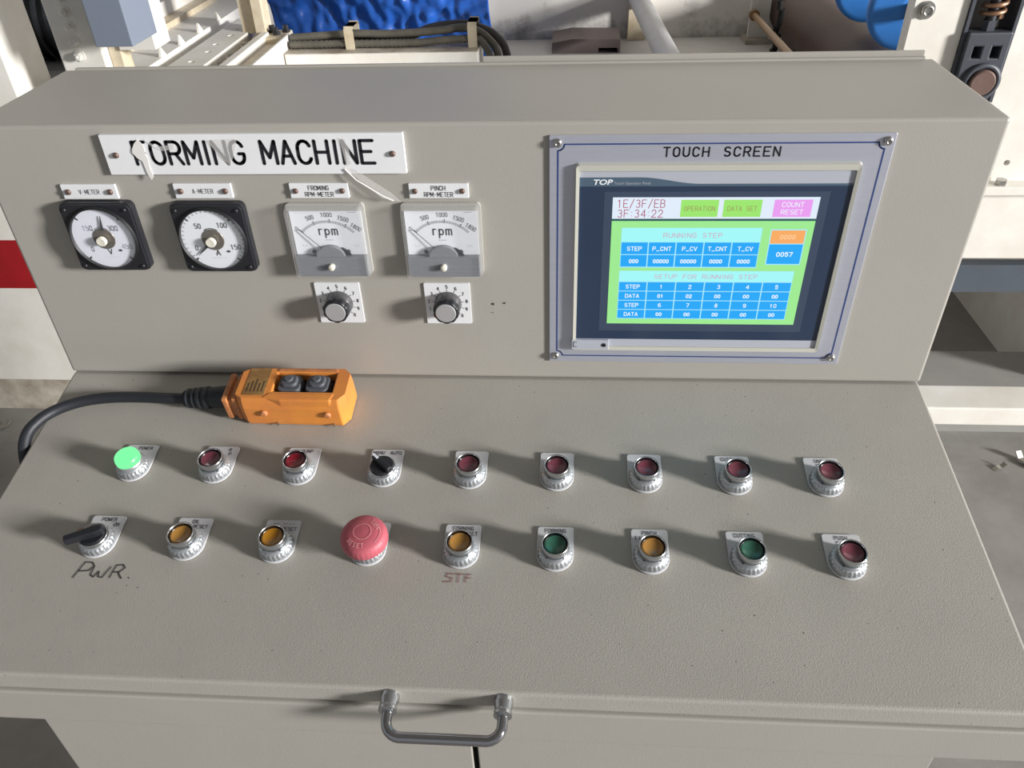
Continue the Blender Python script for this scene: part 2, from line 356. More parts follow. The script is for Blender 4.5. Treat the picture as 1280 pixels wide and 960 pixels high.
# -------------------------------------------------- plates with lettering
def screw(parent, M, x, y, z, r, m='rust_screw'):
    return MB().lathe([(r, z), (r, z+r*.35), (r*.75, z+r*.8), (r*.25, z+r*.95), (.0001, z+r*.7)], 14, T(x, y)).build('screw', m, parent, M)
def text_plate(name, x0, x1, z0, z1, lines, h, wd, th, label, scr_r, inset, ws=1.0, m='ink'):
    M = PM @ T((x0+x1)/2, (z0+z1)/2)
    W, H = x1-x0, z1-z0
    p = tag(MB().prism(rrect(W, H, .0006, 2), -.0005, th).build(name, 'plate_white', con, M, bevel=.0008), label)
    for sx in (-1, 1): screw(p, M, sx*(W/2-inset), 0, th, scr_r)
    mb = MB()
    for t, cx, cy in lines: stroke(mb, t, cx, cy, h, wd, th+.0003, ws)
    mb.build('lettering', m, p, M)
    return p, M
np_, NM = text_plate('name_plate', -.3625, -.0600, .2525, .2932, [('FORMING', -.0640, .002), ('MACHINE', .0655, .002)], .0225, .0033, .004,
                 'long white plate engraved FORMING MACHINE in black', .0030, .012, .83)
# scraps of old adhesive tape stuck over the name plate
def scrap(pts, m='tape', z=.0046, th=.0002):
    MB().prism(pts, z, z+th).build('tape_scrap', m, np_, NM)
scrap([(-.1165, .0120), (-.1120, .0160), (-.1075, .0100), (-.1085, .0010), (-.1070, -.0030), (-.1080, -.0110), (-.1070, -.0220), (-.1100, -.0255), (-.1125, -.0180), (-.1135, -.0060), (-.1180, -.0025), (-.1212, .0030), (-.1200, .0070)], 'tape_thick', .0046, .0005)
scrap([(-.1050, .0165), (-.0950, .0085), (-.0760, .0110), (-.0770, .0060), (-.0900, .0045), (-.1000, .0090)])
scrap([(-.0430, .0150), (-.0130, .0160), (-.0140, .0080), (-.0250, -.0110), (-.0330, -.0020)])
scrap([(.0890, .0160), (.0960, .0150), (.0980, -.0100), (.0920, -.0120)])
MB().tube([(.0900, -.0150, .005), (.1000, -.0260, .006), (.1260, -.0420, .009), (.1350, -.0480, .006)], .0007, 6).build('tape_scrap', 'tape_thick', np_, NM)
MB().prism([(.0880, -.0130), (.1000, -.0160), (.1330, -.0400), (.1430, -.0500), (.1230, -.0460)], .0041, .0042).build('tape_scrap', 'tape', np_, NM)
text_plate('label_plate', -.4225, -.3640, .2258, .2415, [('V-METER', 0, 0)], .0046, .0005, .0022, 'small white plate engraved V-METER', .0030, .0068, .74, 'ink_soft')
text_plate('label_plate', -.3030, -.2425, .2262, .2420, [('A-METER', 0, 0)], .0046, .0005, .0022, 'small white plate engraved A-METER', .0030, .0068, .74, 'ink_soft')
text_plate('label_plate', -.1824, -.1220, .2262, .2420, [('FROMING', 0, .0032), ('RPM-METER', 0, -.0036)], .0046, .00055, .0022, 'small white plate engraved FROMING RPM-METER', .0028, .0062, .76)
text_plate('label_plate', -.0606, -.0004, .2258, .2412, [('PINCH', 0, .0032), ('RPM-METER', 0, -.0036)], .0046, .00055, .0022, 'small white plate engraved PINCH RPM-METER', .0028, .0062, .76)

# -------------------------------------------------- round-dial meters
def round_meter(cx, cy, unit, needle, nums, minor, label, glare):
    M = PM @ T(cx, cy); S = .0775
    mb = MB(); pts = rrect(S, S, .006, 4); mb.prism(pts, -.001, .0085); mb.prism([(x*.975, y*.975) for x, y in pts], .0085, .0112)
    b = tag(mb.build('panel_meter', 'black_plastic', con, M, bevel=.0008), label)
    for sx in (-1, 1):
        for sy in (-1, 1): screw(b, M, sx*.0322, sy*.0322, .0112, .0022, 'dark_screw')
    MB().lathe([(.0362, .0112), (.0362, .0136), (.0354, .0145), (.0340, .0140), (.0334, .0116)], 56, cap=False).build('bezel_ring', 'black_satin', b, M)
    MB().lathe([(.0345, .0142), (.0352, .0149), (.0345, .0152), (.0338, .0146), (.0345, .0142)], 56, cap=False).build('chrome_ring', 'dark_screw', b, M)
    MB().lathe([(.0336, .0112), (.0336, .0117)], 56).build('dial', 'dial_white' if unit == 'V' else 'dial_white2', b, M)
    z = .0120; mb = MB()
    for k in range(4):
        a = math.radians(225-90*k); c, s = math.cos(a), math.sin(a); mb.ribbon([(.0305*c, .0305*s), (.0330*c, .0330*s)], .0016, z)
    if minor:
        for k in range(31):
            a = math.radians(225-9*k); c, s = math.cos(a), math.sin(a); mb.ribbon([(.0307*c, .0307*s), (.0325*c, .0325*s)], .0005, z)
    stroke(mb, unit, .002, -.0150, .0060, .0009, z)
    mb.build('scale', 'ink', b, M)['kind'] = 'stuff'
    mb = MB()
    for t, x, y in nums: stroke(mb, t, x, y, .0055, .0007, z, .75)
    stroke(mb, '-.'*5, .002, -.0208, .0022, .00035, z, .9, 2.6)
    for t in range(9): mb.ribbon([(.012*math.cos(a), .0128*math.sin(a)) for a in (math.radians(122-8*t), math.radians(118-8*t))], .0011, z)
    mb.build('dial_lettering', 'ink_soft' if minor else 'ink_pale', b, M)
    MB().lathe([(.0118, .0112), (.0118, .0122), (.0108, .0124)], 32).build('hub', 'hub_bronze', b, M)
    a = math.radians(needle); c, s = math.cos(a), math.sin(a); n = (-s, c)
    MB().prism([(.010*c+.0016*n[0], .010*s+.0016*n[1]), (.010*c-.0016*n[0], .010*s-.0016*n[1]), (.0265*c-.0002*n[0], .0265*s-.0002*n[1]), (.0265*c+.0002*n[0], .0265*s+.0002*n[1])], .0127, .0133).build('needle', 'ink', b, M)
    MB().prism([(.0135+.0020*math.cos(k*PI/4), -.0135+.0013*math.sin(k*PI/4)) for k in range(8)], .0117, .0121).build('zero_screw', 'ink', b, M)
    MB().lathe([(.0052, .0140), (.0052, .0172), (.0046, .0180), (.0001, .0178)], 24, T(-.0012, -.0012), smooth=False).build('adjuster_knob', 'hub_cream', b, M)
    MB().lathe([(.0339, .0138), (.0339, .0143)], 48).build('glass', 'clear', b, M)
    return b
round_meter(-.3895, .1855, 'V', 80, [('150', -.014, .012), ('300', .0135, .012), ('450', .0225, -.009), ('0', -.0165, -.012)], False, 'square black voltmeter with round white dial marked V', 1)
round_meter(-.2715, .1845, 'A', 222, [('50', -.0125, .0155), ('100', .0135, .0165), ('150', .0225, -.0085), ('0', -.020, -.0095)], True, 'square black ammeter with round white dial marked A', 0)

# -------------------------------------------------- clear-fronted rpm meters
def rpm_meter(cx, cy, label):
    M = PM @ T(cx, cy); S = .0815; H = .0815
    b = tag(MB().prism(rrect(S, H, .004, 4), -.001, .0035).build('rpm_meter', 'acrylic_back', con, M), label)
    MB().box(-.0375, .0375, -.0160, .0330, .0040, .0052).build('dial', 'dial_white2', b, M)
    mb = MB().box(-.0375, .0375, -.0385, -.0162, .0036, .0120)
    for k in range(9): mb.box(-.0372, .0372, -.0378+k*.0024, -.0366+k*.0024, .0120, .0124)
    mb.prism([(.0150*math.cos(math.radians(t)), -.0165+.0120*math.sin(math.radians(t))) for t in range(0, 181, 15)], .0050, .0112)
    mb.build('base_strip', 'meter_grey', b, M)
    z = .0055; px, py = 0, -.0160
    mb = MB(); R0 = .0362
    for k in range(37):
        a = math.radians(136-92*k/36); c, s = math.cos(a), math.sin(a); L = .0042 if k % 10 == 0 else .0026
        mb.ribbon([(px+R0*c, py+R0*s), (px+(R0+L)*c, py+(R0+L)*s)], .0006 if k % 10 == 0 else .0004, z)
    stroke(mb, '1000', .0012, .0290, .0046, .00045, z, .72)
    for t, k, dr in (('500', 9.5, .0088), ('0', -.5, .0075), ('1500', 27.4, .0082), ('1800', 35.2, .0072)):
        a = math.radians(136-92*k/36); Mx = T(px+(R0+dr)*math.cos(a), py+(R0+dr)*math.sin(a)) @ Matrix.Rotation((a-PI/2)*.75, 4, 'Z')
        stroke(mb, t, 0, 0, .0046, .00045, z, .70, M=Mx)
    mb.build('scale', 'ink', b, M)['kind'] = 'stuff'
    mb = MB(); stroke(mb, 'rpm', 0, .0115, .0098, .0011, z, .78); mb.build('unit_lettering', 'ink', b, M)
    mb = MB(); stroke(mb, '---', 0, .0008, .003, .0006, z); stroke(mb, '-.-', -.027, -.0055, .0026, .0005, z); stroke(mb, '-.-', .028, -.0055, .0026, .0005, z)
    stroke(mb, '----', .0280, .0318, .0022, .0005, z); mb.build('fine_print', 'ink_faint', b, M)
    a = math.radians(136)
    MB().tube([(px+.006*math.cos(a), py+.006*math.sin(a), .0085), (px+.0420*math.cos(a), py+.0420*math.sin(a), .0070)], .00035, 6).build('needle', 'ink', b, M)
    for sx in (-1, 1): screw(b, M, sx*.0185, -.0125, .0054, .0022, 'dark_screw')
    MB().prism([(.0165, -.0160), (.0215, -.0160), (.0170, -.0105), (.0125, -.0075)], .0055, .0075).build('stop', 'ink', b, M)
    MB().lathe([(.0034, .0122), (.0035, .0165), (.0028, .0176), (.0001, .0174)], 16, T(0, -.0265)).build('adjuster_knob', 'hub_cream', b, M)
    # moulded acrylic cover: four walls and a front pane
    mb = MB(); o_ = rrect(S, H, .004, 4); i_ = rrect(S-.005, H-.005, .003, 4); n = len(o_)
    ft = [(x*.965, y*.965) for x, y in o_]; fi = [(x*.965, y*.965) for x, y in i_]
    vs = [(x, y, .0035) for x, y in o_] + [(x, y, .0150) for x, y in ft] + [(x, y, .0150) for x, y in fi] + [(x, y, .0036) for x, y in i_]
    mb.add(vs, [(r*n+i, r*n+(i+1) % n, (r+1)*n+(i+1) % n, (r+1)*n+i) for r in range(3) for i in range(n)])
    mb.build('acrylic_rim', 'acrylic', b, M)
    MB().prism(fi, .0143, .0149).build('acrylic_front', 'clear', b, M)
    return b
rpm_meter(-.1495, .1805, 'clear-fronted square rpm meter beneath the FROMING RPM-METER plate')
rpm_meter(-.0300, .1805, 'clear-fronted square rpm meter beneath the PINCH RPM-METER plate')

# -------------------------------------------------- speed knobs
def knob(cx, cy, point, label):
    M = PM @ T(cx, cy)
    b = tag(MB().prism(rrect(.0500, .0510, .001, 2), -.0005, .0012).build('speed_knob', 'plate_white', con, M), label)
    mb = MB()
    for k in range(11):
        a = math.radians(225-27*k); c, s = math.cos(a), math.sin(a)
        mb.ribbon([(.0160*c, .0160*s), (.0180*c, .0180*s)], .0005, .0015)
        stroke(mb, str(k) if k < 10 else '0', .0212*c, .0212*s, .0038, .0006, .0015, .75)
    mb.build('scale', 'ink', b, M)
    MB().lathe([(.0152, .0012), (.0150, .0030), (.0138, .0110), (.0132, .0120)], 40).build('knob_skirt', 'knob_grey', b, M)
    MB().lathe([(.0134, .0118), (.0136, .0140), (.0131, .0205), (.0122, .0215), (.0112, .0212)], 72, rmod=lambda a, r, z: 1+.07*abs(math.sin(a*5))).build('knob_body', 'black_plastic', b, M)
    MB().lathe([(.0112, .0205), (.0112, .0216), (.0105, .0220)], 40, smooth=False).build('knob_cap', 'knob_cap', b, M)
    a = math.radians(point); c, s = math.cos(a), math.sin(a)
    MB().ribbon([(.0136*c, .0136*s), (.0155*c, .0155*s)], .0012, .0125).build('pointer', 'logo_white', b, M)
knob(-.1525, .1022, 35, 'black knob with silver cap on a white 0 to 10 scale below the FROMING meter')
knob(-.0312, .1022, 135, 'black knob with silver cap on a white 0 to 10 scale below the PINCH meter')

# -------------------------------------------------- touch screen
x0, x1, z0, z1 = .0800, .4015, .0272, .2888
PMt = PM @ T((x0+x1)/2, (z0+z1)/2); W, H = x1-x0, z1-z0
pl = tag(MB().prism(rrect(W, H, .0008, 2), -.0005, .0020).build('screen_plate', 'aluminium', con, PMt, bevel=.0005), 'brushed aluminium mounting plate lettered TOUCH SCREEN')
ix, iy, nr = W/2-.0085, H/2-.0085, .0062
pts = []
for sx, sy in ((1, 1), (-1, 1), (-1, -1), (1, -1)):
    q = [(sx*ix-sx*nr*math.sin(t), sy*iy-sy*nr*math.cos(t)) for t in [PI/2*k/6 for k in range(7)]]
    if sx*sy < 0: q = q[::-1]
    pts += q
pts.append(pts[0])
MB().ribbon(pts, .0014, .0022).build('border_line', 'blue_line', pl, PMt)
for x, y in ((.0880, .2818), (.3945, .2818), (.0868, .0355), (.3930, .0365)):
    MB().lathe([(.0044, .002), (.0043, .0035), (.0034, .0052), (.0018, .0060), (.0014, .0050), (.0001, .0048)], 20, T(x-(x0+x1)/2, y-(z0+z1)/2)).build('screw', 'steel', pl, PMt)
mb = MB(); stroke(mb, 'TOUCH', .2105-(x0+x1)/2, .2722-(z0+z1)/2, .0088, .00150, .0022, .95, 2.6); stroke(mb, 'SCREEN', .2720-(x0+x1)/2, .2722-(z0+z1)/2, .0088, .00150, .0022, .95, 2.6); mb.build('lettering', 'ink', pl, PMt)
BX0, BX1, BZ0, BZ1 = .1052, .3762, .0458, .2620
TM = PM @ T((BX0+BX1)/2, (BZ0+BZ1)/2); W, H = BX1-BX0, BZ1-BZ0
mb = MB(); o_ = rrect(W, H, .003, 3); i_ = rrect(W-.0090, H-.0120, .0015, 3, 0, -.0008); n = len(o_)
vs = [(x, y, .0015) for x, y in o_] + [(x*.992, y*.992, .0072) for x, y in o_] + [(x, y, .0066) for x, y in i_] + [(x, y, .0040) for x, y in i_]
mb.add(vs, [(r*n+i, r*n+(i+1) % n, (r+1)*n+(i+1) % n, (r+1)*n+i) for r in range(3) for i in range(n)])
ts = tag(mb.build('touch_screen', 'bezel_cream', con, TM), 'touch screen with lit green and blue data tables in a cream bezel')
gx0, gx1, gy0, gy1 = -(W-.009)/2, (W-.009)/2, -(H-.012)/2-.0008, (H-.012)/2-.0008
LX = lambda x: x-(BX0+BX1)/2
LZ = lambda z: z-(BZ0+BZ1)/2
mb = MB().mat(0); mb.box(gx0, gx1, gy0, gy1, .0030, .0046)
zz = .0048; ytop = LZ(.2390)
mb.mat(1); wave = [(gx0, ytop)] + [(gx0+(gx1-gx0)*t, LZ(.2482) - .0068*(0 if t < .22 else (1 if t > .45 else .5-.5*math.cos((t-.22)/.23*PI)))) for t in [k/40 for k in range(41)]][::-1][::-1]
wv = [(x, y, zz) for x, y in wave[1:]] + [(x, ytop, zz) for x, y in wave[1:]]; nn = len(wave)-1
mb.add(wv, [(i, nn+i, nn+i+1, i+1) for i in range(nn-1)])
mb.mat(2); mb.quad(gx0, gx1, LZ(.0605), ytop, zz)
mb.mat(3); mb.quad(LX(.1345), LX(.3520), LZ(.0715), LZ(.2335), zz+.0001)
mb.build('front_film', ['film_silver', 'film_slate', 'film_navy', 'film_screen_edge'], ts, TM)
mb = MB(); fonttext(mb, 'TOP', LX(.1318), LZ(.2436), .0052, zz+.0003, 1.30, .03, .2); mb.build('logo', 'logo_white', ts, TM)
mb = MB(); fonttext(mb, 'Touch Operation Panel', LX(.1432), LZ(.2424), .0026, zz+.0003, 1.0, 0, 0, 1, 'LEFT'); mb.build('tagline', 'film_silver', ts, TM)
tb = MB().box(LX(.1048), LX(.1462), LZ(.0478), LZ(.0600), .0045, .0078).build('usb_cover', 'film_silver', ts, TM, bevel=.0006)
MB().ribbon([(LX(.1105), LZ(.0575)), (LX(.1070), LZ(.0575)), (LX(.1070), LZ(.0515)), (LX(.1105), LZ(.0515))], .0007, .0080).lathe([(.0024, .0078), (.0024, .0084), (.0008, .0080)], 14, T(LX(.1410), LZ(.0540))).build('cover_marks', 'ink', ts, TM)
# display: u,v in 0..1 from the top left corner
SX0, SX1, SZ0, SZ1 = .1430, .3434, .0810, .2277
U = lambda u: LX(SX0+(SX1-SX0)*u)
V = lambda v: LZ(SZ1-(SZ1-SZ0)*v)
D = MB(); dm = ['s_white', 's_green', 's_cyan', 's_blue', 's_line', 's_orange', 's_pink', 's_dark', 's_green2']
def cell(m, u0, u1, v0, v1, k): D.mat(dm.index(m)).quad(U(u0), U(u1), V(v1), V(v0), .0050+.0001*k)
cell('s_dark', 0, 1, 0, 1, 0); cell('s_white', 0, 1, 0, .155, 1); cell('s_green', 0, 1, .172, 1, 1)
cell('s_green2', .335, .518, .018, .142, 2); cell('s_green2', .542, .727, .018, .142, 2); cell('s_pink', .785, .968, .018, .142, 2)
cell('s_line', .052, .750, .222, .530, 2); cell('s_cyan', .054, .748, .225, .330, 3)
for r in range(2):
    for c in range(5): cell('s_blue', .052+.1396*c+.003, .052+.1396*(c+1)-.003, .332+r*.098, .332+r*.098+.092, 3)
cell('s_line', .792, .968, .232, .505, 2); cell('s_orange', .797, .963, .240, .340, 3); cell('s_blue', .797, .963, .346, .497, 3)
cell('s_line', .052, .948, .555, .957, 2); cell('s_cyan', .054, .946, .558, .640, 3)
for r in range(4):
    for c in range(6): cell('s_blue', .052+.1493*c+.003, .052+.1493*(c+1)-.003, .647+r*.0775, .647+r*.0775+.0715, 3)
D.build('display', dm, ts, TM)
L = MB(); lm = ['s_red', 's_text', 's_tan', 's_rose', 's_peach']; zt = .0056
def txt(m, t, u, v, h, sx=1.0, bold=.01, sp=1.0): L.mat(lm.index(m)); stroke(L, t, U(u), V(v), h, h*(.10+bold*4), zt, sx*.92, 1.7*sp)
txt('s_red', '1E/3F/EB', .140, .044, .0080, .84, 0, 1.1); txt('s_red', '3F:34:22', .138, .116, .0080, .90, 0, 1.1)
txt('s_tan', 'OPERATION', .427, .080, .0048, .86); txt('s_tan', 'DATA SET', .634, .080, .0048, .88)
txt('s_text', 'COUNT', .876, .052, .0046, 1.1); txt('s_text', 'RESET', .876, .106, .0046, 1.1)
txt('s_rose', 'RUNNING STEP', .410, .278, .0050, 1.15, .012, 1.1); txt('s_rose', 'SETUP FOR RUNNING STEP', .5, .600, .0048, 1.15, .012, 1.1)
for c, (a, b) in enumerate((('STEP', '000'), ('P_CNT', '00000'), ('P_CV', '00000'), ('T_CNT', '0000'), ('T_CV', '0000'))):
    txt('s_text', a, .122+.1396*c, .380, .0043, 1.05, .02); txt('s_text', b, .122+.1396*c, .478, .0038, 1.0, .035)
txt('s_peach', '0000', .880, .290, .0042, 1.1, .03); txt('s_text', '0057', .880, .422, .0044, 1.1, .03)
for r, row in enumerate((('STEP', '1', '2', '3', '4', '5'), ('DATA', '01', '02', '00', '00', '00'), ('STEP', '6', '7', '8', '9', '10'), ('DATA', '00', '00', '00', '00', '00'))):
    for c, t in enumerate(row): txt('s_text', t, .127+.1493*c, .683+.0775*r, .0042 if c == 0 or r % 2 == 0 else .0037, 1.05, .02 if c == 0 or r % 2 == 0 else .035)
L.build('screen_lettering', lm, ts, TM)['kind'] = 'stuff'

# -------------------------------------------------- desk push buttons
PX = [-.3670+.0916*k for k in range(9)]
YR = (-.1415, -.2345)
def legend(M, lines):
    R = .0178; top = .0315
    pts = [(R*math.cos(a), R*math.sin(a)) for a in [PI+PI*k/20 for k in range(21)]]
    r = .003
    pts += [(R-r+r*math.cos(a), top-r+r*math.sin(a)) for a in [PI/2*k/4 for k in range(5)]] + [(-R+r+r*math.cos(a), top-r+r*math.sin(a)) for a in [PI/2+PI/2*k/4 for k in range(5)]]
    mb = MB().prism(pts, 0, .0016); lt = MB()
    for t, x, y in lines: stroke(lt, t, x, y, .0040, .00065, .0019, .85)
    return mb, lt
def knurl(a, r, z): return 1+.06*math.cos(a*24+z*260) if .0030 < z < .0090 else 1
def button(col, row, kind, lines, label, lens='lens_red'):
    M = DM @ T(PX[col], YR[row]); nm = {'push': 'push_button', 'lamp': 'pilot_lamp', 'sel': 'selector_switch', 'key': 'selector_switch', 'stop': 'emergency_stop'}[kind]
    top = .0120 if kind in ('push', 'lamp') else .0105
    p = tag(MB().lathe([(.0162, .0014), (.0164, .0028), (.0166, .0034), (.0158, .0086), (.0150, .0092), (.0140, .0098), (.0136, top)], 96, rmod=knurl).build(nm, 'zinc', con, M), label)
    lp, lt = legend(M, lines)
    lp.build('legend_plate', 'legend', p, M, bevel=.0004)
    if lt.v: lt.build('lettering', 'ink_soft', p, M)
    if kind == 'push':
        MB().lathe([(.0122, .0110), (.0122, .0135), (.0131, .0140), (.0134, .0205), (.0133, .0222), (.0128, .0230), (.0120, .0228), (.0117, .0215), (.0115, .0140)], 48, cap=False).build('bezel_ring', 'zinc_ring', p, M)
        for a0 in (230, 310):      # dark windows in the neck below the ring
            MB().lathe([(.0123, .0118), (.0123, .0136)], 10, Matrix.Rotation(math.radians(a0), 4, 'Z') @ Matrix.Scale(.35, 4, (0, 1, 0)) @ T(.0008)).build('vent', 'gap', p, M)
        l = MB().lathe([(.0105, .0140), (.0105, .0198), (.0101, .0206), (.0086, .0206), (.0082, .0201), (.0001, .0201)], 40).build('lens', lens, p, M)
        MB().lathe([(.0117, .0150), (.0117, .0190), (.0104, .0192)], 40).build('lens_seal', 'black_satin', p, M)
    elif kind == 'lamp':
        MB().lathe([(.0136, .0110), (.0140, .0118), (.0136, .0150), (.0130, .0158)], 48).build('bezel_ring', 'zinc', p, M)
        MB().lathe([(.0128, .0150), (.0130, .0195), (.0122, .0228), (.0100, .0246), (.0060, .0256), (.0001, .0258)], 40).build('lens', 'lamp_green', p, M)
    elif kind == 'sel':
        MB().lathe([(.0136, .0100), (.0138, .0125), (.0130, .0134)], 48).build('bezel_ring', 'zinc_ring', p, M)
        MB().lathe([(.0128, .0120), (.0128, .0150), (.0118, .0162)], 40).build('knob_base', 'black_plastic', p, M)
        R = Matrix.Rotation(math.radians(-42), 4, 'Z')
        g = MB().prism([(-.0125, -.0032), (.0145, -.0032), (.0145, .0032), (-.0125, .0032)], .0155, .0235, R, .96).build('grip', 'black_plastic', p, M, bevel=.0012)
        MB().box(-.0122, -.0045, -.0014, .0014, .0236, .0240, R).build('pointer', 'logo_white', p, M)
    elif kind == 'key':
        MB().lathe([(.0136, .0100), (.0142, .0125), (.0140, .0150), (.0130, .0156), (.0122, .0150)], 48).build('bezel_ring', 'zinc_ring', p, M)
        MB().lathe([(.0124, .0130), (.0122, .0150), (.0105, .0160)], 40).build('knob_base', 'black_plastic', p, M)
        R = Matrix.Rotation(math.radians(204), 4, 'Z')
        MB().prism([(-.0120, -.0038), (-.0040, -.0050), (.0100, -.0042), (.0255, -.0038), (.0255, .0038), (.0100, .0042), (-.0040, .0050), (-.0120, .0038)], .0150, .0240, R, .97).build('lever', 'black_plastic', p, M, bevel=.0015)
        MB().box(.0060, .0120, -.0062, -.0040, .0175, .0225, R).build('pointer', 'copper', p, M)
    elif kind == 'stop':
        MB().lathe([(.0150, .0100), (.0165, .0120), (.0165, .0180)], 48).build('neck', 'black_plastic', p, M)
        hd = MB().lathe([(.0150, .0170), (.0212, .0178), (.0222, .0190), (.0224, .0265), (.0214, .0296), (.0180, .0322), (.0100, .0336), (.0001, .0340)], 96,
                        rmod=lambda a, r, z: 1+.018*(math.cos(a*30) > 0) if z < .027 and r > .02 else 1).build('mushroom_head', 'estop_red', p, M)
        hz_ = lambda r: .0343-.0019*(r/.018)**2.2 if r < .018 else .0324
        mb = MB()
        def rv(r, a0, a1, wd, n=16):
            ps = [(r*math.cos(math.radians(a0+(a1-a0)*k/n)), r*math.sin(math.radians(a0+(a1-a0)*k/n))) for k in range(n+1)]
            k0 = len(mb.v); mb.ribbon(ps, wd, 0)
        rv(.0085, 0, 360, .0006, 36); rv(.0168, -38, 20, .0005); rv(.0120, 30, 58, .0005)
        for t, a_, in (('RESET', 250),):
            for i, ch in enumerate(t):
                a = math.radians(a_-28+14*i); Mx = T(.0150*math.cos(a), .0150*math.sin(a)) @ Matrix.Rotation(a+PI/2, 4, 'Z')
                stroke(mb, ch, 0, 0, .0040, .0006, 0, .8, M=Mx)
        for i, ch in enumerate('TURN'):
            a = math.radians(58-13*i); Mx = T(.0148*math.cos(a), .0148*math.sin(a)) @ Matrix.Rotation(a-PI/2, 4, 'Z'); stroke(mb, ch, 0, 0, .0036, .0005, 0, .8, M=Mx)
        mb.v = [(x, y, hz_(math.hypot(x, y))+.0003) for x, y, z in mb.v]
        mb.build('embossing', 'estop_mark', p, M)
    return p
A, B_ = .0268, .0210
button(0, 0, 'lamp', [('POWER', .004, A)], 'lit green pilot lamp')
button(1, 0, 'push', [('R', .0085, A), ('P', .0095, B_)], 'dull red push button beside the green lamp')
button(2, 0, 'push', [('PUMP', .0030, A)], 'bright red push button with legend PUMP', 'lens_red_bright')
button(3, 0, 'sel', [('MANU', -.0092, A), ('AUTO', .0092, A)], 'black two-position selector with legend MANU AUTO')
for c in (4, 5, 6): button(c, 0, 'push', [], 'dull red push button in the upper row')
button(7, 0, 'push', [('CUTTING', -.001, A)], 'dull red push button with legend CUTTING')
button(8, 0, 'push', [('UNC', -.002, A), ('C', -.004, B_)], 'dull red push button at the upper row end')
button(0, 1, 'key', [('POWER', .0010, A), ('ON', .0105, B_)], 'black lever switch with legend POWER ON')
button(1, 1, 'push', [('OIL', .0010, A), ('RESET', .0070, B_)], 'yellow push button beside the POWER switch', 'lens_yellow')
button(2, 1, 'push', [('-- ----', .001, A), ('RESET', .0070, B_)], 'deep yellow push button beside the emergency stop', 'lens_yellow_dark')
button(3, 1, 'stop', [], 'large red mushroom emergency stop')
button(4, 1, 'push', [('FORMING', .0000, A), ('RESET', .0070, B_)], 'yellow push button with legend FORMING RESET', 'lens_yellow')
button(5, 1, 'push', [('FORMING', .0000, A)], 'green push button with legend FORMING', 'lens_green')
button(6, 1, 'push', [('PINCH', .0000, A), ('FAULT', -.0060, B_)], 'yellow push button with legend PINCH', 'lens_yellow')
button(7, 1, 'push', [('CUTTING', .0000, A)], 'green push button with legend CUTTING', 'lens_green')
button(8, 1, 'push', [('PUSH', .0000, A), ('C', -.004, B_)], 'dull red push button with legend PUSH')

# ------------------------------------------------------------------ hoist pendant lying on the desk
PD = DM @ T(-.205, -.049, .0004)
pen = thing('hoist_pendant', 'worn orange two-button hoist pendant lying on the console desk', 'pendant', (0, 0, 0))
pen.matrix_basis = PD; WM[pen] = PD
hh = .040
bot = [(-.060, -.021), (-.052, -.027), (.056, -.028), (.063, -.018), (.063, .018), (.056, .026), (-.052, .025), (-.060, .019)]
def shell():
    mb = MB(); n = 8; lv = [(0, .97), (.004, 1.0), (.026, 1.0), (hh-.006, .94), (hh, .86)]
    vs = []
    for z, k in lv:
        for x, y in bot: vs.append((x*(.985+.015*k), y*k, z))
    mb.add(vs, [(j*n+i, j*n+(i+1) % n, (j+1)*n+(i+1) % n, (j+1)*n+i) for j in range(4) for i in range(n)]); mb.add(vs[:n], [tuple(range(n))[::-1]])
    # top face with a rectangular well for the buttons
    top = vs[-n:]; wx0, wx1, wy0, wy1 = -.020, .048, -.0135, .0160
    wt = [(wx0, wy0, hh), (wx1, wy0, hh), (wx1, wy1, hh), (wx0, wy1, hh)]; wb = [(x*.98, y*.95, hh-.012) for x, y, z in wt]
    k = list(top) + wt + wb
    mb.add(k, [(1, 2, 9, 8), (2, 3, 4, 9), (4, 5, 10, 9), (5, 6, 11, 10), (6, 7, 0, 11), (0, 1, 8, 11), (8, 9, 13, 12), (9, 10, 14, 13), (10, 11, 15, 14), (11, 8, 12, 15)])
    mb.mat(1); mb.add(wb, [(0, 1, 2, 3)])
    return mb
shell().build('body', ['orange', 'black_satin'], pen, PD, bevel=.0012)
# raised guard rim beside the buttons
MB().prism([(-.030, -.0225), (-.008, -.0268), (.048, -.0268), (.052, -.0150), (-.022, -.0150)], hh-.011, hh+.0008).build('guard_rim', 'orange', pen, PD, bevel=.002)
MB().prism([(-.022, .0170), (.050, .0170), (.048, .0225), (-.018, .0225)], hh-.010, hh+.0012).build('guard_rim', 'orange_dirty', pen, PD, bevel=.002)
lb = MB().box(-.0515, -.0275, -.0190, .0205, hh-.0005, hh+.0006)
lb = lb.build('label_plate', 'pend_label', pen, PD)
mb = MB()
for k in range(5): mb.ribbon([(-.0480+.0042*k, -.014), (-.0480+.0042*k, -.002+.003*(k % 3))], .0010, hh+.0009)
mb.build('worn_print', 'grease', lb, PD)
for x in (-.003, .0285):
    k = MB(); k.prism(rrect(.0275, .0250, .006, 3, x, .001), hh-.012, hh-.001, None, .92); k.prism(rrect(.0190, .0175, .006, 4, x, .002), hh-.001, hh+.0030, None, .9)
    bt = tag(k.build('button', 'rubber', pen, PD, bevel=.0012), 'grey rubber push button')
    MB().lathe([(.0052, hh+.0028), (.0050, hh+.0042), (.0040, hh+.0046)], 18, T(x-.001, .0035)).build('button_dome', 'rubber', bt, PD)
nk = MB().prism([(-.076, -.0185), (-.058, -.0200), (-.058, .0180), (-.076, .0165)], .004, .030).box(-.0775, -.0710, -.0215, .0195, .002, .034)
nk.box(-.0660, -.0600, -.0215, .0190, .001, .035); nk.build('neck_clamp', 'orange_dirty', pen, PD, bevel=.0015)
